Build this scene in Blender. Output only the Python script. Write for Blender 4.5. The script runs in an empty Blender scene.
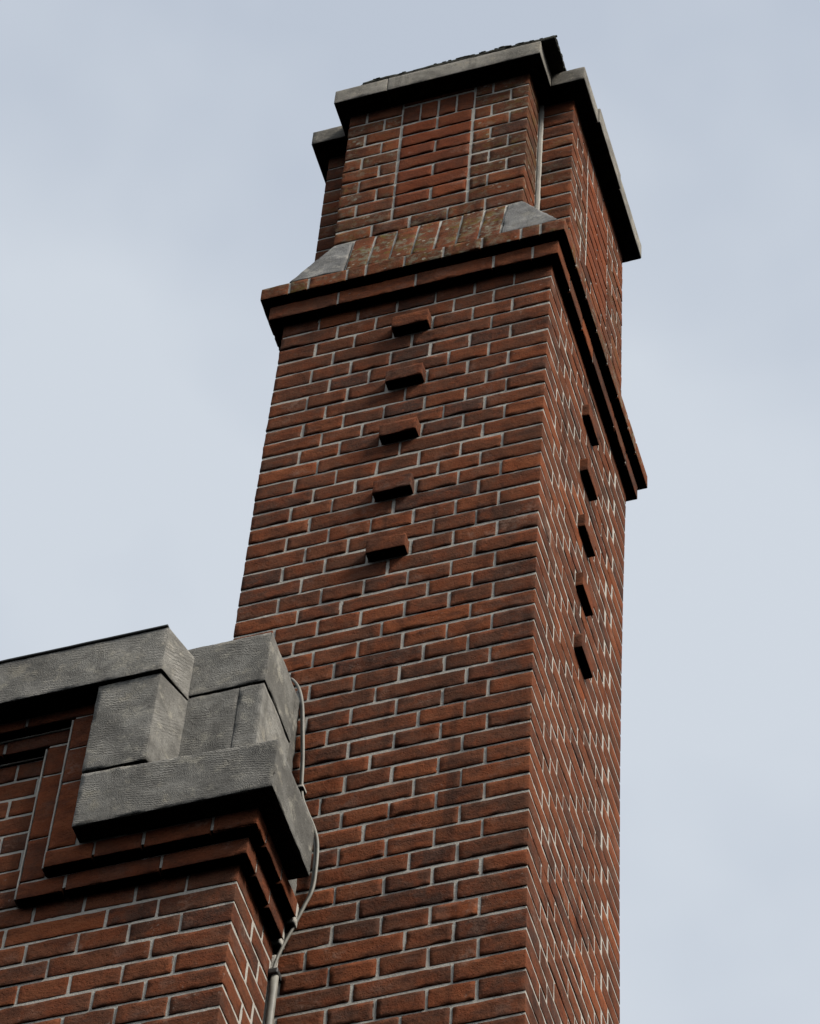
import bpy, math, random
import numpy as np
from mathutils import Matrix, Vector
random.seed(7); rng = np.random.default_rng(11)
SC = bpy.context.scene
COL = SC.collection
ZO = 10.28            # height of the string course above the ground; all z below are relative to it
U = 0.110             # one header plus its joint
C_ = 0.0647           # course height of the shaft

# ------------------------------------------------------------------ noise
def _h(ix, iy, iz, s):
    n = (ix*374761393 + iy*668265263 + iz*1274126177 + s*974634777) & 0xffffffff
    n = ((n ^ (n >> 13))*1274126177) & 0xffffffff
    n = (n ^ (n >> 16)) & 0xffff
    return n/32767.5 - 1.0
def vnoise(P, scale, s=0):
    Q = P/scale; I = np.floor(Q).astype(np.int64); f = Q-I; f = f*f*(3-2*f)
    r = 0
    for a in (0, 1):
        for b in (0, 1):
            for c in (0, 1):
                w = (f[:, 0] if a else 1-f[:, 0])*(f[:, 1] if b else 1-f[:, 1])*(f[:, 2] if c else 1-f[:, 2])
                r = r + w*_h(I[:, 0]+a, I[:, 1]+b, I[:, 2]+c, s)
    return r

# ------------------------------------------------------------------ rounded block builder
_topo = {}
def topo(nx, ny, nz):
    k = (nx, ny, nz)
    if k in _topo: return _topo[k]
    idx = {}; pts = []
    def vid(i, j, l):
        q = (i, j, l)
        if q not in idx: idx[q] = len(pts); pts.append(q)
        return idx[q]
    F = []
    for j in range(ny-1):
        for l in range(nz-1):
            F.append((vid(0, j, l), vid(0, j, l+1), vid(0, j+1, l+1), vid(0, j+1, l)))
            F.append((vid(nx-1, j, l), vid(nx-1, j+1, l), vid(nx-1, j+1, l+1), vid(nx-1, j, l+1)))
    for i in range(nx-1):
        for l in range(nz-1):
            F.append((vid(i, 0, l), vid(i+1, 0, l), vid(i+1, 0, l+1), vid(i, 0, l+1)))
            F.append((vid(i, ny-1, l), vid(i, ny-1, l+1), vid(i+1, ny-1, l+1), vid(i+1, ny-1, l)))
        for j in range(ny-1):
            F.append((vid(i, j, 0), vid(i, j+1, 0), vid(i+1, j+1, 0), vid(i+1, j, 0)))
            F.append((vid(i, j, nz-1), vid(i+1, j, nz-1), vid(i+1, j+1, nz-1), vid(i, j+1, nz-1)))
    _topo[k] = (np.array(pts), np.array(F)); return _topo[k]
def ticks(L, r, res):
    if res is None: return np.array([0, r, L-r, L])
    n = max(1, int(round((L-2*r)/res)))
    return np.concatenate([[0, r*.4], np.linspace(r, L-r, n+1), [L-r*.4, L]])

class Mesh:
    """collects blocks and tubes, then links them as one mesh object"""
    def __init__(s): s.V = []; s.F = []; s.T = []; s.M = []; s.n = 0; s.S = []
    def add(s, V, F, tint=(0, 0, 0), mat=0, smooth=True):
        V = np.asarray(V, float)
        s.V.append(V); s.F += [tuple(int(a)+s.n for a in f) for f in F]
        s.T.append(np.tile(np.array([*tint, 1.0]), (len(V), 1))); s.M += [mat]*len(F); s.S += [smooth]*len(F); s.n += len(V)
    def hexa(s, c, r=.003, res=.012, amp=.001, chip=.0, tint=(0, 0, 0), mat=0, fn=None, smooth=True):
        """block with 8 corners c[i][j][k] (i: x, j: y, k: z), rounded arrises, uneven faces"""
        c = np.asarray(c, float).reshape(2, 2, 2, 3)
        L = [np.linalg.norm(c[1, 0, 0]-c[0, 0, 0]), np.linalg.norm(c[0, 1, 0]-c[0, 0, 0]), np.linalg.norm(c[0, 0, 1]-c[0, 0, 0])]
        r = min(r, min(L)*.3)
        t = [ticks(l, r, res) for l in L]
        P, F = topo(*[len(q) for q in t])
        p = np.stack([t[a][P[:, a]] for a in range(3)], 1); Lr = np.array(L)
        inner = np.clip(p, r, Lr-r); d = p-inner; dn = np.linalg.norm(d, axis=1, keepdims=True)
        edge = ((np.abs(d) > 1e-6).sum(1) >= 2)
        q = inner + d/np.maximum(dn, 1e-9)*r
        w = q/Lr
        X = 0
        for i in (0, 1):
            for j in (0, 1):
                for k in (0, 1):
                    ww = (w[:, 0] if i else 1-w[:, 0])*(w[:, 1] if j else 1-w[:, 1])*(w[:, 2] if k else 1-w[:, 2])
                    X = X + ww[:, None]*c[i, j, k]
        if amp and res is not None:
            nrm = d/np.maximum(dn, 1e-9)
            n = vnoise(X+3, .035, 1)*.6 + vnoise(X+9, .013, 2)*.4
            X = X + nrm*(n*amp)[:, None]
            if chip:
                cn = np.clip(vnoise(X+5, .02, 3)-.25, 0, 1) + .5*np.clip(vnoise(X+5, .008, 5)-.2, 0, 1)
                X = X - nrm*(cn*chip*edge)[:, None]
        if fn is not None: X = fn(X)
        s.add(X, F, tint, mat, smooth)
    def box(s, x0, x1, y0, y1, z0, z1, **k):
        s.hexa([[[(x, y, z) for z in (z0, z1)] for y in (y0, y1)] for x in (x0, x1)], **k)
    def plain(s, x0, x1, y0, y1, z0, z1, mat=0, tint=(0, 0, 0)):
        V = [(x, y, z) for x in (x0, x1) for y in (y0, y1) for z in (z0, z1)]
        s.add(V, [(0, 1, 3, 2), (4, 6, 7, 5), (0, 4, 5, 1), (2, 3, 7, 6), (0, 2, 6, 4), (1, 5, 7, 3)], tint, mat, False)
    def rings(s, R, mat=0, cap=True, tint=(0, 0, 0), smooth=False):
        m = len(R[0]); V = np.concatenate([np.asarray(r, float) for r in R]); F = []
        for a in range(len(R)-1):
            for b in range(m):
                F.append((a*m+b, a*m+(b+1) % m, (a+1)*m+(b+1) % m, (a+1)*m+b))
        if cap: F.append(tuple(range(m))[::-1]); F.append(tuple((len(R)-1)*m+b for b in range(m)))
        s.add(V, F, tint, mat, smooth)
    def tube(s, pts, rad, n=10, mat=0):
        pts = [Vector(p) for p in pts]; R = []; up = Vector((0, -1, 0.01))
        for i, p in enumerate(pts):
            t = (pts[min(i+1, len(pts)-1)]-pts[max(i-1, 0)]).normalized()
            a = t.cross(up).normalized(); b = t.cross(a).normalized()
            rr = rad[i] if hasattr(rad, '__len__') else rad
            R.append([p+(a*math.cos(q)+b*math.sin(q))*rr for q in [2*math.pi*k/n for k in range(n)]])
        s.rings(R, mat, True, (0, 0, 0), True)
    def build(s, name, mats, parent=None, base=None, **props):
        V = np.concatenate(s.V); V[:, 2] += ZO
        if parent is not None: V = V - np.array(parent['_base'])
        o_base = (0, 0, 0)
        if parent is None and base is not None: V = V-np.array(base); o_base = base
        me = bpy.data.meshes.new(name)
        me.from_pydata(V.tolist(), [], s.F)
        for m in (mats if isinstance(mats, (list, tuple)) else [mats]): me.materials.append(m)
        me.polygons.foreach_set('material_index', s.M)
        me.polygons.foreach_set('use_smooth', s.S)
        at = me.attributes.new('tint', 'FLOAT_COLOR', 'POINT')
        at.data.foreach_set('color', np.concatenate(s.T).astype(np.float32).ravel())
        me.update()
        o = bpy.data.objects.new(name, me); COL.objects.link(o)
        if parent is not None: o.parent = parent; o['_base'] = parent['_base']
        else: o.location = o_base; o['_base'] = o_base
        for k, v in props.items(): o[k] = v
        return o
def thing(name, base, label, category):
    o = bpy.data.objects.new(name, None); COL.objects.link(o); o.empty_display_size = .2
    o.location = base; o['_base'] = base; o['label'] = label; o['category'] = category
    return o

# ------------------------------------------------------------------ materials
def new_mat(name):
    m = bpy.data.materials.new(name); m.use_nodes = True; nt = m.node_tree; nt.nodes.clear()
    out = nt.nodes.new('ShaderNodeOutputMaterial'); b = nt.nodes.new('ShaderNodeBsdfPrincipled')
    nt.links.new(b.outputs[0], out.inputs[0])
    return m, nt, b
class N:
    def __init__(s, nt): s.nt = nt; s.tc = nt.nodes.new('ShaderNodeNewGeometry').outputs['Position']
    def link(s, a, b): s.nt.links.new(a, b)
    def set(s, sock, v):
        if hasattr(v, 'is_output'): s.link(v, sock)
        else: sock.default_value = v
    def noise(s, scale, detail=4, rough=.55, vec=None, dist=0):
        n = s.nt.nodes.new('ShaderNodeTexNoise'); n.inputs['Scale'].default_value = scale
        n.inputs['Detail'].default_value = detail; n.inputs['Roughness'].default_value = rough; n.inputs['Distortion'].default_value = dist
        s.link(vec or s.tc, n.inputs['Vector']); return n.outputs['Fac']
    def vor(s, scale, vec=None, feat='F1', out='Distance'):
        n = s.nt.nodes.new('ShaderNodeTexVoronoi'); n.feature = feat; n.inputs['Scale'].default_value = scale
        s.link(vec or s.tc, n.inputs['Vector']); return n.outputs[out]
    def map(s, v, a, b, c=0., d=1., smooth=True):
        n = s.nt.nodes.new('ShaderNodeMapRange'); n.interpolation_type = 'SMOOTHSTEP' if smooth else 'LINEAR'
        s.link(v, n.inputs[0])
        for i, x in zip((1, 2, 3, 4), (a, b, c, d)): s.set(n.inputs[i], x)
        return n.outputs[0]
    def mix(s, f, a, b, mode='MIX'):
        n = s.nt.nodes.new('ShaderNodeMix'); n.data_type = 'RGBA'; n.blend_type = mode; n.clamp_factor = True
        s.set(n.inputs[0], f); s.set(n.inputs[6], a if hasattr(a, 'is_output') else (*a, 1)); s.set(n.inputs[7], b if hasattr(b, 'is_output') else (*b, 1))
        return n.outputs[2]
    def math(s, op, a, b=0.):
        n = s.nt.nodes.new('ShaderNodeMath'); n.operation = op; s.set(n.inputs[0], a); s.set(n.inputs[1], b); return n.outputs[0]
    def scaled(s, sx, sy, sz, rot=(0, 0, 0)):
        n = s.nt.nodes.new('ShaderNodeMapping'); n.inputs['Scale'].default_value = (sx, sy, sz); n.inputs['Rotation'].default_value = rot
        s.link(s.tc, n.inputs['Vector']); return n.outputs[0]
    def bump(s, h, dist, strength=1., normal=None):
        n = s.nt.nodes.new('ShaderNodeBump'); n.inputs['Distance'].default_value = dist; n.inputs['Strength'].default_value = strength
        s.link(h, n.inputs['Height'])
        if normal: s.link(normal, n.inputs['Normal'])
        return n.outputs[0]
    def tint(s):
        a = s.nt.nodes.new('ShaderNodeAttribute'); a.attribute_name = 'tint'
        sp = s.nt.nodes.new('ShaderNodeSeparateColor'); s.link(a.outputs['Color'], sp.inputs[0]); return sp.outputs
    def sep(s):
        n = s.nt.nodes.new('ShaderNodeSeparateXYZ'); s.link(s.tc, n.inputs[0]); return n.outputs
    def ramp(s, v, stops):
        n = s.nt.nodes.new('ShaderNodeValToRGB'); s.link(v, n.inputs[0]); e = n.color_ramp.elements
        e[0].position, e[0].color = stops[0][0], (*stops[0][1], 1); e[1].position, e[1].color = stops[-1][0], (*stops[-1][1], 1)
        for p, c in stops[1:-1]:
            x = e.new(p); x.color = (*c, 1)
        return n.outputs[0]

def brick_mat():
    m, nt, b = new_mat('brick'); n = N(nt); T = n.tint()
    base = n.ramp(T[0], [(0, (.115, .064, .048)), (.22, (.172, .079, .049)), (.5, (.235, .090, .048)), (.8, (.315, .107, .049)), (1, (.40, .130, .056))])
    # burnt and paler blotches inside each brick
    bl = n.noise(17, 5, .6); base = n.mix(n.map(bl, .44, .60, 0, .85), base, n.mix(.6, base, (.30, .080, .032)))
    dk = n.noise(11, 4, .6, n.scaled(1, 1, 2.2)); base = n.mix(n.map(dk, .46, .66, 0, .55), base, (.066, .037, .030))
    gr = n.noise(190, 4, .8); base = n.mix(n.map(gr, .42, .68, 0, .5, False), base, n.mix(.6, base, (.30, .12, .07)), 'MIX')
    g2 = n.noise(85, 4, .75, n.scaled(1, 1, 2.6)); base = n.mix(n.map(g2, .52, .68, 0, .45), base, (.050, .027, .021))
    g3 = n.noise(48, 4, .7, n.scaled(1, 1, 2.0)); base = n.mix(n.map(g3, .54, .68, 0, .5), base, (.33, .105, .048))
    film = n.noise(9, 6, .7); base = n.mix(n.map(film, .54, .70, 0, .32), base, (.30, .20, .155))
    streak = n.noise(14, 4, .6, n.scaled(1, 1, .09)); base = n.mix(n.math('MULTIPLY', n.map(streak, .50, .68, 0, .6), n.map(n.noise(1.7, 3), .42, .6)), base, (.050, .032, .026))
    base = n.mix(n.map(n.noise(3.3, 5, .6), .50, .66, 0, .45), base, (.085, .048, .034))
    pit = n.vor(150); base = n.mix(n.map(pit, .0, .28, .55, 0), base, (.045, .022, .018))
    # tint G: how much the brick is of the redder facing kind; tint B: lichen growth
    base = n.mix(T[1], base, n.mix(.62, base, (.32, .080, .034)))
    salt = n.math('MULTIPLY', n.map(n.noise(70, 5, .8), .58, .70, 0, .7), n.map(n.noise(6.5, 4), .56, .66)); base = n.mix(salt, base, (.55, .46, .38))
    ef = n.noise(5.5, 6, .65); ef2 = n.noise(60, 4, .7)
    base = n.mix(n.math('MULTIPLY', n.map(ef, .58, .70, 0, .5), n.map(ef2, .4, .6)), base, (.42, .27, .20))
    sp = n.vor(26, feat='F1'); spn = n.noise(9, 3)
    white = n.math('MULTIPLY', n.map(sp, .10, .20, .8, 0), n.map(spn, .52, .58, 0, 1)); base = n.mix(n.math('MULTIPLY', white, n.map(T[2], .0, .3, 0., 1)), base, (.46, .43, .35))
    li = n.noise(38, 5, .75); li2 = n.noise(14, 3, .6)
    lich = n.math('MULTIPLY', n.math('MULTIPLY', n.map(li, .47, .57), n.map(li2, .38, .52)), T[2])
    lc = n.mix(n.map(n.noise(22, 2), .45, .6), (.30, .28, .20), (.22, .16, .045))
    base = n.mix(n.math('MULTIPLY', lich, .95), base, lc)
    base = n.mix(n.math('MULTIPLY', n.map(n.noise(7, 4), .42, .62), n.math('MULTIPLY', T[2], .32)), base, (.10, .075, .040))
    s2 = n.vor(34); base = n.mix(n.math('MULTIPLY', n.math('MULTIPLY', n.map(s2, .13, .24, .9, 0), n.map(n.noise(16, 3), .50, .56)), n.map(T[2], .1, .8)), base, (.50, .46, .36))
    n.link(base, b.inputs['Base Color']); b.inputs['Roughness'].default_value = .95; b.inputs['Specular IOR Level'].default_value = .04
    h = n.math('ADD', n.math('MULTIPLY', n.noise(120, 5, .7), 1.3), n.math('MULTIPLY', n.map(pit, 0, .3), .5))
    n.link(n.bump(h, .0022, .9, n.bump(n.noise(26, 3), .006, .6)), b.inputs['Normal'])
    return m
def mortar_mat(name='mortar', c=(.80, .75, .655)):
    m, nt, b = new_mat(name); n = N(nt)
    v = n.noise(8, 5, .6); base = n.mix(n.map(v, .38, .65), tuple(x*.88 for x in c), c)
    f = n.noise(110, 4, .7); base = n.mix(n.map(f, .35, .7, 0, .6), base, tuple(x*.82 for x in c))
    base = n.mix(n.map(n.noise(4.2, 4), .56, .70, 0, .32), base, (.25, .22, .19))
    n.link(base, b.inputs['Base Color']); b.inputs['Roughness'].default_value = .95; b.inputs['Specular IOR Level'].default_value = .1
    n.link(n.bump(n.noise(170, 5, .7), .003, 1.), b.inputs['Normal']); return m
def stone_mat(name, c, rot=(0, 0, 0), light=1., hatch=1.):
    m, nt, b = new_mat(name); n = N(nt)
    base = n.mix(n.map(n.noise(6, 6, .65), .35, .68), tuple(x*.60 for x in c), tuple(x*1.2 for x in c))
    base = n.mix(n.map(n.noise(28, 5, .7), .45, .7, 0, .6), base, tuple(x*.55 for x in c))
    base = n.mix(n.map(n.noise(13, 5, .7), .57, .70, 0, .5), base, (c[0]*1.5, c[1]*1.42, c[2]*1.25))
    # tooling: runs of parallel chisel strokes whose direction changes from patch to patch
    def strokes(rt, sc):
        w = nt.nodes.new('ShaderNodeTexWave'); w.bands_direction = 'DIAGONAL'; w.inputs['Scale'].default_value = sc
        w.inputs['Distortion'].default_value = 5.; w.inputs['Detail'].default_value = 3.; w.inputs['Detail Scale'].default_value = 2.2
        n.link(n.scaled(1, 1, 1, rt), w.inputs['Vector']); return w.outputs['Fac']
    s1 = strokes((.2, .5, .1), 88); s2 = strokes((1.1, -.9, .4), 78)
    pt = n.map(n.noise(11, 2), .46, .54)
    mm = nt.nodes.new('ShaderNodeMix'); n.link(pt, mm.inputs[0]); n.link(s1, mm.inputs[2]); n.link(s2, mm.inputs[3]); st = mm.outputs[0]
    fine = n.noise(210, 4, .75)
    pm = n.map(n.noise(7.5, 4, .6), .38, .62, .12, 1.); st = n.math('MULTIPLY', st, pm)
    h = n.math('ADD', n.math('MULTIPLY', st, .6*hatch), n.math('MULTIPLY', fine, 1.5))
    T = n.tint(); bright = n.math('ADD', n.math('MULTIPLY', T[0], .45), .78)
    base = n.mix(1, base, (1, 1, 1), 'MULTIPLY')
    vs = nt.nodes.new('ShaderNodeVectorMath'); vs.operation = 'SCALE'; n.link(base, vs.inputs[0]); n.link(bright, vs.inputs['Scale']); base = vs.outputs[0]
    drip = n.noise(20, 4, .65, n.scaled(1, 1, .12)); base = n.mix(n.map(drip, .54, .70, 0, .5), base, tuple(x*.42 for x in c))
    base = n.mix(n.math('MULTIPLY', n.map(n.math('MULTIPLY', st, fine), .38, .60), .42*hatch), base, tuple(x*2.0 for x in c))
    mo_ = n.noise(19, 6, .75); base = n.mix(n.map(mo_, .52, .66, 0, .5), base, (c[0]*1.75, c[1]*1.7, c[2]*1.55)); base = n.mix(n.map(n.noise(46, 5, .75), .55, .68, 0, .55), base, tuple(x*.5 for x in c))
    fl = n.noise(75, 3, .8); base = n.mix(n.map(fl, .62, .72, 0, .75), base, (.42, .40, .36))
    base = n.mix(n.map(n.noise(3.0, 5, .7), .60, .70, 0, .35), base, (.17, .14, .07))
    n.link(base, b.inputs['Base Color']); b.inputs['Roughness'].default_value = .85; b.inputs['Specular IOR Level'].default_value = .08
    n.link(n.bump(h, .0020, 1., n.bump(n.noise(30, 4), .004, .5)), b.inputs['Normal']); return m
def plain_mat(name, c, rough=.6, sc=30, var=.35, bump=.001):
    m, nt, b = new_mat(name); n = N(nt)
    base = n.mix(n.map(n.noise(sc, 5, .65), .35, .68), tuple(x*(1-var) for x in c), c)
    base = n.mix(n.map(n.noise(sc*.2, 4), .5, .7, 0, .5), base, tuple(x*(1-var) for x in c))
    n.link(base, b.inputs['Base Color']); b.inputs['Roughness'].default_value = rough
    n.link(n.bump(n.noise(sc*4, 4, .7), bump, .8), b.inputs['Normal']); return m
def moss_mat():
    m, nt, b = new_mat('moss'); n = N(nt)
    base = n.mix(n.map(n.noise(60, 4, .7), .4, .62), (.030, .032, .022), (.085, .083, .058))
    base = n.mix(n.map(n.noise(25, 4, .7), .58, .7), base, (.16, .15, .11))
    n.link(base, b.inputs['Base Color']); b.inputs['Roughness'].default_value = 1
    n.link(n.bump(n.noise(160, 4, .8), .006, 1), b.inputs['Normal']); return m
BRICK = brick_mat(); MORTAR = mortar_mat()
STONE = stone_mat('bluestone', (.41, .392, .352)); STONE2 = stone_mat('bluestone_weathered', (.17, .16, .14))
STONE3 = stone_mat('coping_stone', (.41, .38, .325), hatch=.4)
SHOULD = stone_mat('shoulder_stone', (.46, .45, .43), hatch=.9)
MOSS = moss_mat(); LEAD = plain_mat('lead_capping', (.05, .052, .052), .6)
CABLE = plain_mat('cable_sheath', (.40, .38, .32), .55, 40, .25, .0006)
CLIP = plain_mat('clip_metal', (.10, .10, .095), .5); GROUND = plain_mat('ground_paving', (.032, .031, .030), .9, 3, .4, .01)
ROOF = plain_mat('roof_felt', (.06, .06, .06), .9)

# ------------------------------------------------------------------ brick laying
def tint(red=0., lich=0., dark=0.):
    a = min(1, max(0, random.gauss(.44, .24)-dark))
    if random.random() < .05: a = min(1, a+.4)
    return (a, red*random.uniform(.6, 1), lich)
def course_bricks(seq, total=None):
    """list of lengths in units -> list of (start, end)"""
    out = []; u = 0
    for q in seq: out.append((u, u+q)); u += q
    return out
S_A = [1.5, 2, 2, 1.5]; S_B = [1.5, 1, 2, 1, 1.5]; H_7 = [1]*7
J = .0068
def lay(mesh, face, org, u0, u1, z0, z1, depth=.045, res=.011, tn=None, prou=0., ends=(True, True), bed=.0088, chip=.004, fn=None, jit=1.):
    """one brick on a face; face: 'S' looks -y, 'E' looks +x, 'W' looks -x, 'N' looks +y; org = face plane coordinate"""
    j = J/2
    a = u0+(j if ends[0] else 0)+random.uniform(-.0012, .0012)*jit*(1 if ends[0] else 0)
    b = u1-(j if ends[1] else 0)+random.uniform(-.0012, .0012)*jit*(1 if ends[1] else 0)
    p = prou+(random.uniform(-.0010, .0011) if face in 'SN' else random.uniform(-.0004, .0006))*jit
    za, zb = z0+bed/2+random.uniform(-.001, .001)*jit, z1-bed/2+random.uniform(-.001, .001)*jit
    t = random.uniform(-.0012, .0012)*jit; q = random.uniform(-.0005, .0005)*jit   # slight tilt in plane and out of plane
    c = np.zeros((2, 2, 2, 3))
    for i in (0, 1):
        for jn in (0, 1):
            for k in (0, 1):
                u = (a, b)[i]; z = (za, zb)[k]+(t if i else -t)
                if face == 'S': c[i, jn, k] = (u, org-p+q*(1 if k else -1) if jn == 0 else org+depth, z)
                if face == 'N': c[i, jn, k] = (u, org-depth if jn == 0 else org+p, z)
                if face == 'E': c[jn, i, k] = (org+p+q*(1 if k else -1) if jn == 1 else org-depth, u, z)
                if face == 'W': c[jn, i, k] = (org-p if jn == 0 else org+depth, u, z)
    mesh.hexa(c, r=.0018, res=res, amp=.0015 if face in 'SN' else .0008, chip=(chip*(3.2 if random.random() < .12 else .8)) if res else 0, tint=tn or tint(), fn=fn)

# ================================================================== CHIMNEY
CHB = (-.38, .38, 0.0)
chim = thing('brick_chimney', CHB, 'tall square red brick chimney with corbelled string course, stepped top and grey stone coping', 'chimney')
ZS = [.0085,-.0581,-.1252,-.1914,-.2575,-.3241,-.3889,-.4549,-.5186,-.5814,-.6462,-.7114,-.7781,-.8411,-.9056,-.9725,-1.0369,-1.1039,-1.1687,-1.2337,-1.2992,-1.3619,-1.4288,-1.4884,-1.5548,-1.6194,-1.6844,-1.7477,-1.8121,-1.8754,-1.9395,-2.0009,-2.0636,-2.1293,-2.1914,-2.2564,-2.3226,-2.3885,-2.4518,-2.5186,-2.5848,-2.6530,-2.7196,-2.7852,-2.8530,-2.9210]
ZT = [ZS[0]+.066]+ZS          # ZT[k], ZT[k+1]: top and bottom of course k
while ZT[-1] > -ZO: ZT.append(ZT[-1]-.0665)
def wob(X):                    # the old shaft is not quite straight
    X = X.copy(); t = np.clip(-X[:, 2], 0, 3.2)
    X[:, 0] += .0045-.0145*t+.0058*t*t
    return X
shaft = Mesh()
W7 = 7*U-.010; xL = -W7; xR = 0.; yF = 0.; yB = W7+.008
for k in range(len(ZT)-1):
    zt, zb = ZT[k], ZT[k+1]
    hi = zb > -3.3
    if zb < -ZO-.1: break
    res = .011 if hi else None; ch = .004 if hi else 0
    even = (k % 2 == 0); sA = (k % 4 == 3)
    fseq = H_7 if even else (S_A if sA else S_B)
    sseq = (S_A if k % 4 == 0 else S_B) if even else H_7
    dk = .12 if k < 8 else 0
    e0 = xL-.005; g0 = yF-.005
    for i, (a, b) in enumerate(course_bricks(fseq)):
        first, last = i == 0, i == len(fseq)-1
        dep = .05
        if first or last: dep = (1.5 if even else 1)*U-J-.002
        for face in ('S', 'N'):
            rs = res if face == 'S' else None
            a_, b_ = e0+a*U, e0+b*U
            if first: a_ = xL+(0)
            if last: b_ = xR
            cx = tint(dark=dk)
            if face == 'N' and not (k < 55): pass
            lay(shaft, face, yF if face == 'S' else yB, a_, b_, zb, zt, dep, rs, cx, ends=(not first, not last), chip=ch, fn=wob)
    for i, (a, b) in enumerate(course_bricks(sseq)):
        if i == 0 or i == len(sseq)-1: continue
        for face in ('E', 'W'):
            rs = (.013 if hi else None) if face == 'E' else None
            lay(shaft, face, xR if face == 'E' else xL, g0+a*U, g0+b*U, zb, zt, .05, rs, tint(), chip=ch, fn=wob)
R = []
for z in [ZT[0]+.01]+ZT[1:]:
    m = .0023
    R.append(wob(np.array([(xL+m, yF+m, z), (xR-.0013, yF+m, z), (xR-.0013, yB-m, z), (xL+m, yB-m, z)])))
shaft.rings(R[::-1], 1)
shaft.build('shaft', [BRICK, MORTAR], chim)
# projecting headers, five on each face
for n in range(5):
    k = 2+4*n
    for face, org, lo in (('S', 0., xL-.005+3*U), ('E', 0., -.005+3*U+.002)):
        m = Mesh(); kk = k if face == 'S' else k+1
        lay(m, face, org, lo+.001, lo+U-.001, ZT[kk+1]+.001, ZT[kk]-.001, .05, .009, tint(dark=.0), prou=(.027 if face == 'S' else .020)+random.uniform(-.002, .002), fn=wob, chip=.005)
        m.build('projecting_brick', [BRICK], chim)
# string course: two oversailing bands
def band(mesh, rect, out, z0, z1, L, lich=0., off=0., depth=.12, res=.012, red=0.):
    x0, x1, y0, y1 = rect[0]-out, rect[1]+out, rect[2]-out, rect[3]+out
    def run(face, org, a, b, o, rs):
        u = a; i = 0
        seqs = [L*U*(.5+.5*((o) % 1))]
        while u < b-.001:
            w = L*U if i else seqs[0]
            if random.random() < .18: w *= .5
            v = min(b, u+w)
            if b-v < .05: v = b
            lay(mesh, face, org, u, v, z0, z1, depth, rs, tint(lich=lich*random.uniform(.3, 1), red=red), ends=(u > a, v < b), bed=.006, jit=.4, fn=None, chip=.004)
            u = v; i += 1
    run('S', y0, x0, x1, off+.3, res); run('N', y1, x0, x1, off, None)
    run('E', x1, y0+depth+.008, y1-depth-.008, off+.6, res); run('W', x0, y0+depth+.008, y1-depth-.008, off, None)
    e = .0024
    mesh.plain(x0+e, x1-e, y0+e, y1-e, z0+.0085, z1-.002, 1)
rect = (xL, xR, yF, yB)
b1 = Mesh(); band(b1, rect, .030, .068, .139, 2, off=.5); b1.build('string_course', [BRICK, MORTAR], chim)
b2 = Mesh(); band(b2, rect, .053, .147, .211, 1, lich=.9, off=.2); b2.build('string_course', [BRICK, MORTAR], chim, label='upper oversailing brick band with lichen')

# weathering: bricks on end leaning back to the front bay
HB = .0691; Z0 = .455; BX0, BX1, BY = -.641, -.087, .0
CX0, CX1, CY0, CY1 = -.745, .015, .118, .672
def weathering(front=True):
    m = Mesh(); y_out, y_in = (-.046, BY-.002) if front else (yB+.046, CY1+.115)
    sg = 1 if front else -1
    x = -.578; n = 7; w = (-.134+.578)/n
    for i in range(n):
        a, b = x+i*w+.0036, x+(i+1)*w-.0036
        q = random.uniform(-.002, .002)
        c = np.zeros((2, 2, 2, 3))
        for ii, xx in enumerate((a, b)):
            lo = (y_out-q*sg); hi_ = (y_in-q*sg)
            ys = ((lo, lo+sg*.08), (hi_, hi_+sg*.08))
            for kk, zz in enumerate((.219, Z0-.003)):
                yy = ys[kk] if sg > 0 else ys[kk][::-1]
                c[ii, 0, kk] = (xx, yy[0], zz); c[ii, 1, kk] = (xx, yy[1], zz)
        m.hexa(c, r=.002, res=.011 if front else None, amp=.0018, chip=.004, tint=tint(lich=(1.2 if i in (0, 1, 3) else .8), red=.2))
    c = np.zeros((2, 2, 2, 3))
    for ii, xx in enumerate((-.58, -.132)):
        for kk, zz in enumerate((.214, Z0+.004)):
            yo = (y_out, y_in)[kk]+sg*.0052; yy = (yo, BY+.11) if sg > 0 else (CY1+.0, yo)
            c[ii, 0, kk] = (xx, yy[0], zz); c[ii, 1, kk] = (xx, yy[1], zz)
    m.hexa(c, r=.001, res=None, mat=1)
    m.build('sloped_brick_course', [BRICK, MORTAR], chim)
    for side in (0, 1):
        s = Mesh()
        if side == 0: xb, xt = (-.738, -.583), (-.638, -.583)
        else: xb, xt = (-.130, .034), (-.130, -.085)
        c = np.zeros((2, 2, 2, 3))
        for ii in (0, 1):
            for kk, zz in enumerate((.220, Z0-.006)):
                xx = (xb if kk == 0 else xt)[ii]
                if side == 0 and kk == 0 and ii == 0: zz = .224
                yo = (y_out, y_in)[kk]
                yy = (yo, CY0+.004) if sg > 0 else (CY1-.004, yo)
                c[ii, 0, kk] = (xx, yy[0], zz); c[ii, 1, kk] = (xx, yy[1], zz)
        s.hexa(c, r=.004, res=.012 if front else None, amp=.003, chip=.005)
        s.build('shoulder_stone', [SHOULD], chim)
weathering(True); weathering(False)
fl = Mesh()   # mortar haunching round the rest of the foot of the upper stage
fl.rings([[(xL-.045, yF-.040, .214), (xR+.045, yF-.040, .214), (xR+.045, yB+.04, .214), (xL-.045, yB+.04, .214)],
          [(CX0-.001, CY0-.001, .232), (CX1+.001, CY0-.001, .232), (CX1+.001, CY1+.001, .232), (CX0-.001, CY1+.001, .232)]], 0)
fl.build('mortar_haunching', [MORTAR], chim)

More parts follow.
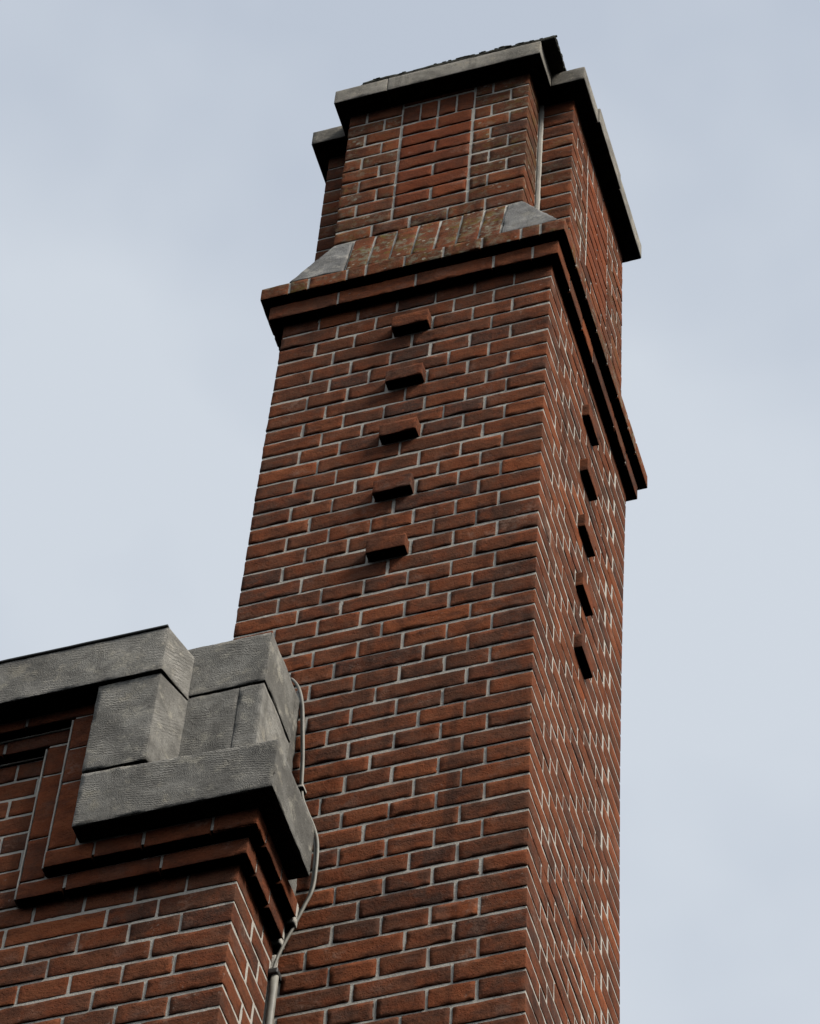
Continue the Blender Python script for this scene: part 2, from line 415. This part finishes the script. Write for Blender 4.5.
# upper stage: core with recessed corners and a bay on front and back, a redder panel on each face
up = Mesh(); pan = None
nrow = 11
m_ = .0024
def upper_face(face, org, a0, flip=False, corner_dep=.0, hi=True, zstart=0):
    pan = Mesh()
    rs = .011 if hi else None
    wid = 5*U+.004
    sc = wid/(5*U)
    for i in range(zstart, nrow):
        zb, zt = Z0+i*HB, Z0+(i+1)*HB
        if i <= 0 and i % 2 == 0: seq = [1]*5
        elif i == 1 or (i < 0): seq = [1.5, 2, 1.5] if i % 2 else [1]*5
        else: seq = ([.5, 1] if i % 2 == 0 else [1, .5])+['P']+([.5, 1] if i % 2 == 0 else [1, .5])
        u = 0
        for q, w in enumerate(seq):
            if w == 'P':
                if i < 9:
                    sub = [1, 1] if i % 2 == 0 else [2]
                    uu = u
                    for s_ in sub:
                        lay(pan, face, org, a0+uu*U*sc+(.002 if uu == u else 0), a0+(uu+s_)*U*sc-(.002 if uu+s_ == u+2 else 0), zb, zt, .05, rs, tint(red=.8), prou=.001)
                        uu += s_
                elif i == 9:
                    for s_ in range(4):
                        lay(pan, face, org, a0+(u+s_*.5)*U*sc, a0+(u+(s_+1)*.5)*U*sc, zb+.004, zb+.11, .05, rs, tint(red=.25), prou=.001)
                else:
                    lay(pan, face, org, a0+u*U*sc, a0+(u+2)*U*sc, zb+.046, zt, .05, rs, tint())
                u += 2; continue
            end0, end1 = u == 0, abs(u+w-5) < .01
            dep = .05 if not (end0 or end1) else (corner_dep[i % 2] if corner_dep else .05)
            lay(up, face, org, a0+u*U*sc, a0+(u+w)*U*sc, zb, zt, dep, rs, tint(lich=.45 if hi and random.random() < .7 else .15), ends=(not end0, not end1))
            u += w
    pan.build('inset_panel', [BRICK], chim, label='redder inset brick panel with a soldier course on top')
# front and back bays with their short returns
upper_face('S', BY, BX0, corner_dep=(.105, .105))
upper_face('N', CY1+.115, BX0, corner_dep=(.105, .105), hi=False)
# side faces of the core (between the corner bricks)
lo_rows = -3
def side_face(face, org, hi):
    pan = Mesh()
    rs = .012 if hi else None
    span = CY1-CY0; sc = span/(5*U)
    for i in range(lo_rows-0, nrow):
        zb, zt = Z0+i*HB, Z0+(i+1)*HB
        if zb < .2: zb = max(zb, .225)
        if i < 1: seq = [1]*5 if i % 2 == 0 else [1.5, 2, 1.5]
        else: seq = ([.5, 1] if i % 2 == 0 else [1, .5])+['P']+([1, .5] if i % 2 == 0 else [.5, 1])
        u = 0
        for w in seq:
            if w == 'P':
                if i < 9:
                    sub = [1, 1] if i % 2 == 0 else [2]
                    uu = u
                    for s_ in sub:
                        lay(pan, face, org, CY0+uu*U*sc+(.003 if uu == u else 0), CY0+(uu+s_)*U*sc-(.003 if uu+s_ == u+2 else 0), zb, zt, .05, rs, tint(red=.7), prou=.001); uu += s_
                elif i == 9:
                    for s_ in range(4): lay(pan, face, org, CY0+(u+s_*.5)*U*sc, CY0+(u+(s_+1)*.5)*U*sc, zb+.004, zb+.11, .05, rs, tint(red=.25))
                else: lay(pan, face, org, CY0+u*U*sc, CY0+(u+2)*U*sc, zb+.046, zt, .05, rs, tint())
                u += 2; continue
            e0_, e1_ = u == 0, abs(u+w-5) < .01
            lay(up, face, org, CY0+u*U*sc, CY0+(u+w)*U*sc, zb, zt, .0975 if (e0_ or e1_) else .05, rs, tint(lich=.25 if random.random() < .5 else 0), ends=(not e0_, not e1_))
            u += w
    pan.build('inset_panel', [BRICK], chim, label='redder inset brick panel with a soldier course on top')
side_face('E', CX1, True); side_face('W', CX0, False)
# mortar cores
zt_ = Z0+nrow*HB
up.plain(CX0+m_, CX1-.0015, CY0+m_, CY1-m_, .222, zt_, 1)
up.plain(BX0+m_, BX1-m_, BY+m_, CY1+.115-m_, Z0-.02, zt_-.001, 1)
# mortar fillets in the inner corners beside the front bay
for xx in (BX0-.005, BX1+.005): up.box(xx-.0065, xx+.0065, CY0-.0068, CY0+.01, Z0-.06, zt_-.002, r=.003, res=.02, amp=.002, mat=1)
up.build('upper_stage', [BRICK, MORTAR], chim)

# coping stones following the stepped plan
ZC0, ZC1 = 1.217, 1.292
def cop(x0, x1, y0, y1, z0=ZC0, z1=ZC1, mat=STONE3, nm='coping_stone', res=.014):
    m = Mesh(); m.box(x0, x1, y0, y1, z0, z1, r=.0025, res=res, amp=.0006, chip=.0018, tint=(random.uniform(.3, 1), 0, 0)); return m.build(nm, [mat], chim)
cop(-.676, -.512, -.055, .30); cop(-.5105, -.040, -.055, .30, ZC0+.001, ZC1+.002)
cop(-.783, -.6765, .060, .70, ZC0+.0015, ZC1+.001); cop(-.0395, .063, .060, .212)
cop(-.0395, .069, .2135, .45, ZC0+.001, ZC1+.012); cop(-.0395, .067, .4515, .700, ZC0+.001, ZC1+.004)
cop(-.676, -.040, .46, .845, ZC0+.002, ZC1)
# mossy cap slab above the coping, lumps of moss along its edge
cs = Mesh(); cs.box(-.60, .004, -.052, .62, ZC1+.004, ZC1+.028, r=.009, res=.012, amp=.004, chip=.010)
cap = cs.build('cap_slab', [MOSS], chim, label='dark moss-covered slab on top of the coping')
mo = Mesh()
for i in range(190):
    x = -.575+.577*i/189; rr = random.uniform(.0018, .0042)*(1.0 if x > -.3 else .75)
    y = -.046+random.uniform(-.005, .012); z = ZC1+.024+random.uniform(-.006, .003)
    mo.box(x-rr*2.2, x+rr*2.2, y-rr*1.2, y+rr*1.5, z-rr*.8, z+rr*.9, r=rr*.8, res=max(.003, rr*.5), amp=.003, chip=.004)
for i in range(50):
    y = -.045+.2*i/49; rr = random.uniform(.003, .006); z = ZC1+random.uniform(.008, .026)
    mo.box(-.002-rr*2, .002+rr*.6, y-rr*1.5, y+rr*1.5, z-rr, z+rr, r=rr*.8, res=.003, amp=.003, chip=.004)
mo.build('moss', [MOSS], cap)

# ================================================================== PARAPET WALL
XP, YP = -.553, -.250
wall = thing('parapet_wall', (-3.3, -.1, 0.0), 'low brick parapet wall and corner pier capped with grey stone blocks, left of the chimney', 'wall'); wall['kind'] = 'thing'
w = Mesh(); PU = .1148; ZR0 = -2.628; PC = .0646
XW = -6.0
def wseq(kind):
    if kind == 'H': return [1]*60
    if kind == 'A': return [1.5]+[2]*30
    return [1.5, 1]+[2]*30
k = -11
ktot = int((ZO+ZR0)/PC)+1
for k in range(-10, ktot+1):
    zb = ZR0-k*PC; zt = zb+PC
    if zb < -ZO-.02: break
    hi_row = zb > -3.35
    kind = 'H' if k % 2 == 0 else ('B' if k % 4 == 1 else 'A')
    dk = 0
    u = 0; n = 0
    for q in wseq(kind):
        x1 = XP-u*PU; x0 = XP-(u+q)*PU
        u += q; n += 1
        if x0 < XW: break
        if k < 0 and x0 > -1.03: continue           # behind the raised frame and the stones
        hi = hi_row and x0 > -1.35
        dep = .05 if n > 1 else ((1.5*PU-J) if kind == 'H' else PU-J)
        lay(w, 'S', YP, x0, x1, zb, zt, dep, .011 if hi else None, tint(), ends=(True, n > 1))
    if k >= 0:
        y0 = YP+((1.5 if kind == 'H' else 1)*PU)
        y1 = y0+(PU if kind == 'H' and k % 4 == 0 else (.5*PU if kind == 'H' else PU))
        y1 = min(y1, -.012)
        lay(w, 'E', XP, y0, y1, zb, zt, .05, .012 if hi_row else None, tint())
        if -.012-y1 > .025: lay(w, 'E', XP, y1, -.010, zb, zt, .05, .012 if hi_row else None, tint())
w.plain(XW, -.765, YP+m_, .10, -ZO, -1.95, 1); w.plain(-.7655, XP-.0014, YP+m_, -.001, -ZO, -2.47, 1)
w.box(XP-.02, XP+.010, -.016, -.002, -3.6, -2.60, r=.004, res=.02, amp=.003, mat=1)
for z in range(0): pass
w.build('brick_wall', [BRICK, MORTAR], wall)
# raised frame: two oversailing bands that turn up round the panel
def run(mesh, horiz, fixed_a, fixed_b, lo, hi, L, y, depth=.06, first=None, res=.011, joints=None, dark=0):
    cuts = joints
    for a, b in zip(cuts[:-1], cuts[1:]):
        t = tint(dark=dark, red=.25)
        if horiz: lay(mesh, 'S', y, a, b, fixed_a, fixed_b, depth, res, t, bed=.005, jit=.4, ends=(a != cuts[0], b != cuts[-1]))
        else: lay(mesh, 'S', y, fixed_a+.0, fixed_b-.0, a, b, depth, res, t, bed=.006, jit=.4)
f1 = Mesh(); Y1 = -.2755; Y2 = -.3005
run(f1, True, -2.574, -2.518, 0, 0, 0, Y1, joints=[-1.048, -.94, -.722, XP+.0255])
run(f1, False, -1.050, -.987, 0, 0, 0, Y1, joints=[-2.516, -2.372, -2.150, -2.043])
run(f1, True, -2.041, -1.977, 0, 0, 0, Y1, joints=[-3.6, -3.38, -3.16, -2.94, -2.72, -2.5, -2.28, -2.06, -1.84, -1.62, -1.40, -1.155, -.988])
def side_run(mesh, x, z0, z1, cuts):
    for a, b in zip(cuts[:-1], cuts[1:]): lay(mesh, 'E', x, a, b, z0, z1, .06, .011, tint(red=.25), bed=.005, jit=.4)
side_run(f1, XP+.0255, -2.574, -2.518, [Y1+.062, -.125, -.028])
f1.plain(-1.045, XP+.0232, Y1+.0024, -.018, -2.560, -2.517, 1); f1.plain(-1.044, -.985, Y1+.0026, YP+.01, -2.56, -1.976, 1); f1.plain(-3.6, -.985, Y1+.0028, YP+.01, -2.030, -1.974, 1)
f1.box(-1.0540, -1.0495, Y1+.0035, YP+.01, -2.565, -2.043, r=.002, res=.02, amp=.001, mat=1); f1.box(-3.6, -1.052, YP-.0040, YP+.01, -2.0475, -2.0415, r=.002, res=.02, amp=.001, mat=1)
f1.build('brick_frame', [BRICK, MORTAR], wall, label='inner raised brick band, turned up beside the panel')
f2 = Mesh()
run(f2, True, -2.514, -2.457, 0, 0, 0, Y2, joints=[-.984, -.872, -.76, -.605, XP+.0505])
run(f2, False, -.985, -.916, 0, 0, 0, Y2, joints=[-2.455, -2.225, -2.104, -1.990])
run(f2, True, -1.988, -1.950, 0, 0, 0, Y2, joints=[-3.6, -3.25, -2.9, -2.55, -2.2, -1.85, -1.5, -1.1, -.917])
side_run(f2, XP+.0505, -2.514, -2.457, [Y2+.062, -.135, -.030])
f2.plain(-.979, XP+.0482, Y2+.0024, -.020, -2.500, -2.456, 1); f2.plain(-.979, -.80, Y2+.0026, YP+.01, -2.50, -1.949, 1); f2.plain(-3.6, -.918, Y2+.0028, YP+.01, -1.978, -1.949, 1)
f2.box(XP-.01, XP+.046, -.030, -.004, -2.52, -2.452, r=.006, res=.012, amp=.005, mat=1); f2.box(XP-.01, XP+.020, -.029, -.003, -2.578, -2.522, r=.006, res=.012, amp=.005, mat=1)
f2.box(-.9890, -.9845, Y2+.0035, Y1+.01, -2.51, -1.99, r=.002, res=.02, amp=.001, mat=1); f2.box(-3.6, -.987, Y1-.0034, Y1+.01, -1.9945, -1.9885, r=.002, res=.02, amp=.001, mat=1)
f2.build('brick_frame', [BRICK, MORTAR], wall, label='outer raised brick band, turned up beside the panel')

def stone(name, c, mat=STONE, res=.012, **props):
    m = Mesh(); m.hexa(c, r=.0022, res=res, amp=.0018, chip=.007, tint=(random.random(), 0, 0)); return m.build(name, [mat], wall, **props)
def sbox(name, x0, x1, y0, y1, z0, z1, mat=STONE, **p):
    return stone(name, [[[(x, y, z) for z in (z0, z1)] for y in (y0, y1)] for x in (x0, x1)], mat, **p)
def splay(name, x0, xf, xb, yf, ysp, z0, z1, mat=STONE, mats=None, **p):
    return stone(name, [[[(x0, yf, z) for z in (z0, z1)], [(x0, ysp, z) for z in (z0, z1)]], [[(xf, yf, z) for z in (z0, z1)], [(xb, ysp, z) for z in (z0, z1)]]], mat, **p)
ZA0, ZA1 = -1.947, -1.790
splay('coping_stone', -2.05, -.760, -.722, -.354, -.225, ZA0, ZA1, STONE, label='long grey coping stone with splayed end')
for i in range(4): sbox('coping_stone', -3.05-i, -2.053-i, -.354, .12, ZA0, ZA1-.002, STONE, res=None)
sbox('coping_stone', -2.052, -.80, -.224, .12, ZA0, ZA1-.003, STONE, res=None)
cp = Mesh(); cp.box(-2.05, -.762, -.358, -.20, ZA1+.001, ZA1+.008, r=.002, res=.03, amp=.001); cp.plain(-6, -.79, -.345, .12, ZA1+.0012, ZA1+.0065)
cp.build('lead_capping', [LEAD], wall)
# corner coping block and the blocks below it
sbox('coping_stone', -.80, -.548, -.257, -.072, -1.936, -1.752, STONE, label='square grey coping block on the corner pier')
splay('pier_stone', -.914, -.765, -.722, -.345, -.225, -2.262, ZA0-.002, STONE, label='upright chiselled stone with splayed side')
xs = -.609
sbox('pier_stone', -.80, xs, -.254, -.10, -2.30, -1.940, STONE); sbox('pier_stone', xs+.0005, -.550, -.2555, -.0725, -2.30, -1.941, STONE)
stone('ledge_stone', [[[(-.912, -.345, -2.450), (-.914, -.344, -2.2645)], [(-.912, -.088, -2.450), (-.914, -.088, -2.2645)]],
                      [[(-.458, -.3455, -2.4525), (-.458, -.3455, -2.2925)], [(-.458, -.088, -2.4525), (-.458, -.088, -2.2925)]]], STONE, label='projecting grey stone ledge under the pier blocks')
fi = Mesh()
fi.box(-.70, -.565, -.070, -.003, -2.30, -1.70, r=.004, res=.014, amp=.004); fi.box(-.60, -.520, -.086, -.003, -2.43, -2.295, r=.004, res=.014, amp=.004)
fi.build('joint_filling', [STONE], wall)
# plain wall of the building behind and its flat roof, and the ground
hb = Mesh(); hb.plain(-6, -.775, .11, 5.0, -ZO, -3.1, 0); hb.build('building_wall', [plain_mat('rendered_brick', (.14, .06, .045), .9, 8)], wall)
rf = Mesh(); rf.plain(-6.05, -.77, .105, 5.05, -3.097, -3.05); rf.build('roof', [ROOF], wall)
g = Mesh(); g.plain(-400, 400, -400, 400, -ZO-.5, -ZO); g.build('ground', [GROUND], None, (0, 0, 0), kind='structure')

# ================================================================== CABLE
def smooth(pts, n=8):
    out = []
    P = [Vector(p) for p in pts]; P = [2*P[0]-P[1]]+P+[2*P[-1]-P[-2]]
    for i in range(1, len(P)-2):
        for t in [q/n for q in range(n)]:
            a, b, c, d = P[i-1:i+3]
            out.append(.5*((2*b)+(-a+c)*t+(2*a-5*b+4*c-d)*t*t+(-a+3*b-3*c+d)*t**3))
    out.append(P[-2]); return out
cpts = [(-.600, -1.600), (-.588, -1.609), (-.570, -1.648), (-.556, -1.715), (-.547, -1.813), (-.538, -1.926), (-.531, -2.050), (-.515, -2.115), (-.491, -2.190), (-.479, -2.250), (-.476, -2.337), (-.479, -2.404), (-.494, -2.455), (-.516, -2.525), (-.537, -2.59), (-.547, -2.64), (-.5495, -2.70)]
cable = thing('wall_cable', (-.53, -.012, ZO-2.7), 'thin cream cable looping down the brick chimney beside the grey stone pier', 'cable')
m = Mesh(); m.tube(smooth([(x, -.013, z) for x, z in cpts]), .0037); m.build('cable_sheath', [CABLE], cable)
m = Mesh(); m.tube(smooth([(x-.0045 if z > -2.1 else x-.0075, -.008, z-.004) for x, z in cpts[2:]]), .0036); m.build('cable_sheath', [CABLE], cable)
m = Mesh(); m.tube([(-.5405, -.018, -2.665-i*.06) for i in range(60)], .0086, 14); m.build('conduit', [CABLE], cable)
for (x, z, s, mm) in ((-.531, -2.040, .007, MORTAR), (-.543, -2.668, .012, CLIP)):
    m = Mesh(); m.box(x-s, x+s, -.026 if s < .01 else -.031, -.001, z-s*.7, z+s*.7, r=.003, res=.004, amp=.0005); m.build('clip', [mm], cable)

# ================================================================== LIGHT
SUN_EL, SUN_AZ = math.radians(45), math.radians(110)     # azimuth clockwise from +y: from the right and a little in front
wd = bpy.data.worlds.new('World'); SC.world = wd; wd.use_nodes = True; nt = wd.node_tree; nt.nodes.clear()
out = nt.nodes.new('ShaderNodeOutputWorld'); bg = nt.nodes.new('ShaderNodeBackground'); nt.links.new(bg.outputs[0], out.inputs[0])
sky = nt.nodes.new('ShaderNodeTexSky'); sky.sky_type = 'NISHITA'; sky.sun_disc = False
sky.sun_elevation = SUN_EL; sky.sun_rotation = SUN_AZ; sky.air_density = 1.2; sky.dust_density = 4; sky.ozone_density = 1.5
tc = nt.nodes.new('ShaderNodeTexCoord')
def wn(scale, det, rough, sc=(1, 1, 1)):
    mp = nt.nodes.new('ShaderNodeMapping'); mp.inputs['Scale'].default_value = sc; mp.inputs['Location'].default_value = (3.1, 1.7, .4)
    nt.links.new(tc.outputs['Generated'], mp.inputs['Vector'])
    n = nt.nodes.new('ShaderNodeTexNoise'); n.inputs['Scale'].default_value = scale; n.inputs['Detail'].default_value = det; n.inputs['Roughness'].default_value = rough
    nt.links.new(mp.outputs[0], n.inputs['Vector']); return n.outputs['Fac']
r = nt.nodes.new('ShaderNodeValToRGB'); 
sz = nt.nodes.new('ShaderNodeSeparateXYZ'); nt.links.new(tc.outputs['Generated'], sz.inputs[0])
gz = nt.nodes.new('ShaderNodeMapRange'); nt.links.new(sz.outputs[2], gz.inputs[0])
for i_, v_ in ((1, .74), (2, .90), (3, .12), (4, -.03)): gz.inputs[i_].default_value = v_
ad = nt.nodes.new('ShaderNodeMath'); ad.operation = 'ADD'; nt.links.new(wn(5.5, 4, .55), ad.inputs[0]); nt.links.new(gz.outputs[0], ad.inputs[1]); nt.links.new(ad.outputs[0], r.inputs[0])
r.color_ramp.elements[0].position = .36; r.color_ramp.elements[1].position = .64
CL = 10.0
r.color_ramp.elements[0].color = (.55*CL/10, .61*CL/10, .705*CL/10, 1); r.color_ramp.elements[1].color = (.69*CL/10, .745*CL/10, .815*CL/10, 1)
sc_ = nt.nodes.new('ShaderNodeMix'); sc_.data_type = 'RGBA'; sc_.blend_type = 'MULTIPLY'; sc_.inputs[0].default_value = 1
nt.links.new(r.outputs[0], sc_.inputs[6]); sc_.inputs[7].default_value = (10, 10, 10, 1)
mx = nt.nodes.new('ShaderNodeMix'); mx.data_type = 'RGBA'; mx.inputs[0].default_value = .88
nt.links.new(sky.outputs[0], mx.inputs[6]); nt.links.new(sc_.outputs[2], mx.inputs[7]); 
sx = nt.nodes.new('ShaderNodeSeparateXYZ'); nt.links.new(tc.outputs['Generated'], sx.inputs[0])
mr = nt.nodes.new('ShaderNodeMapRange'); mr.interpolation_type = 'SMOOTHSTEP'; nt.links.new(sx.outputs[2], mr.inputs[0])
for i_, v_ in ((1, .02), (2, .74), (3, .05), (4, 1.)): mr.inputs[i_].default_value = v_
hz = nt.nodes.new('ShaderNodeMix'); hz.data_type = 'RGBA'; hz.blend_type = 'MULTIPLY'; hz.inputs[0].default_value = 1     # an overcast sky is darker near the horizon
nt.links.new(mx.outputs[2], hz.inputs[6]); nt.links.new(mr.outputs[0], hz.inputs[7]); nt.links.new(hz.outputs[2], bg.inputs[0])
bg.inputs[1].default_value = .0505
sd = bpy.data.lights.new('sun', 'SUN'); sd.energy = 1.5; sd.angle = math.radians(18); sd.color = (1, .95, .88)
so = bpy.data.objects.new('sun', sd); COL.objects.link(so)
dv = Vector((math.sin(SUN_AZ)*math.cos(SUN_EL), math.cos(SUN_AZ)*math.cos(SUN_EL), math.sin(SUN_EL)))
so.rotation_euler = dv.to_track_quat('Z', 'Y').to_euler(); so.location = (3, -3, ZO+4)

# ================================================================== CAMERA
cd = bpy.data.cameras.new('camera'); co = bpy.data.objects.new('camera', cd); COL.objects.link(co)
cd.sensor_width = 36; cd.lens = 132.4809; cd.clip_end = 2000; cd.clip_start = .05
Rr = [(.95578154, .28957688, .05125307), (-.21166699, .79840121, -.56369548), (-.20415369, .52792115, .824391)]
right, down, fwd = [Vector(v) for v in Rr]
M = Matrix((right, -down, -fwd)).transposed().to_4x4(); M.translation = Vector((1.5665, -4.9243, -8.6732+ZO)); co.matrix_world = M
SC.camera = co
SC.cycles.diffuse_bounces = 0      # deep, contrasty shade under the ledges, as the photograph was developed
SC.view_settings.view_transform = 'Standard'; SC.view_settings.look = 'None'; SC.view_settings.exposure = 1.0; SC.view_settings.gamma = 1
for o in SC.objects:
    if '_base' in o: del o['_base']
print('verts', sum(len(o.data.vertices) for o in SC.objects if o.type == 'MESH'))
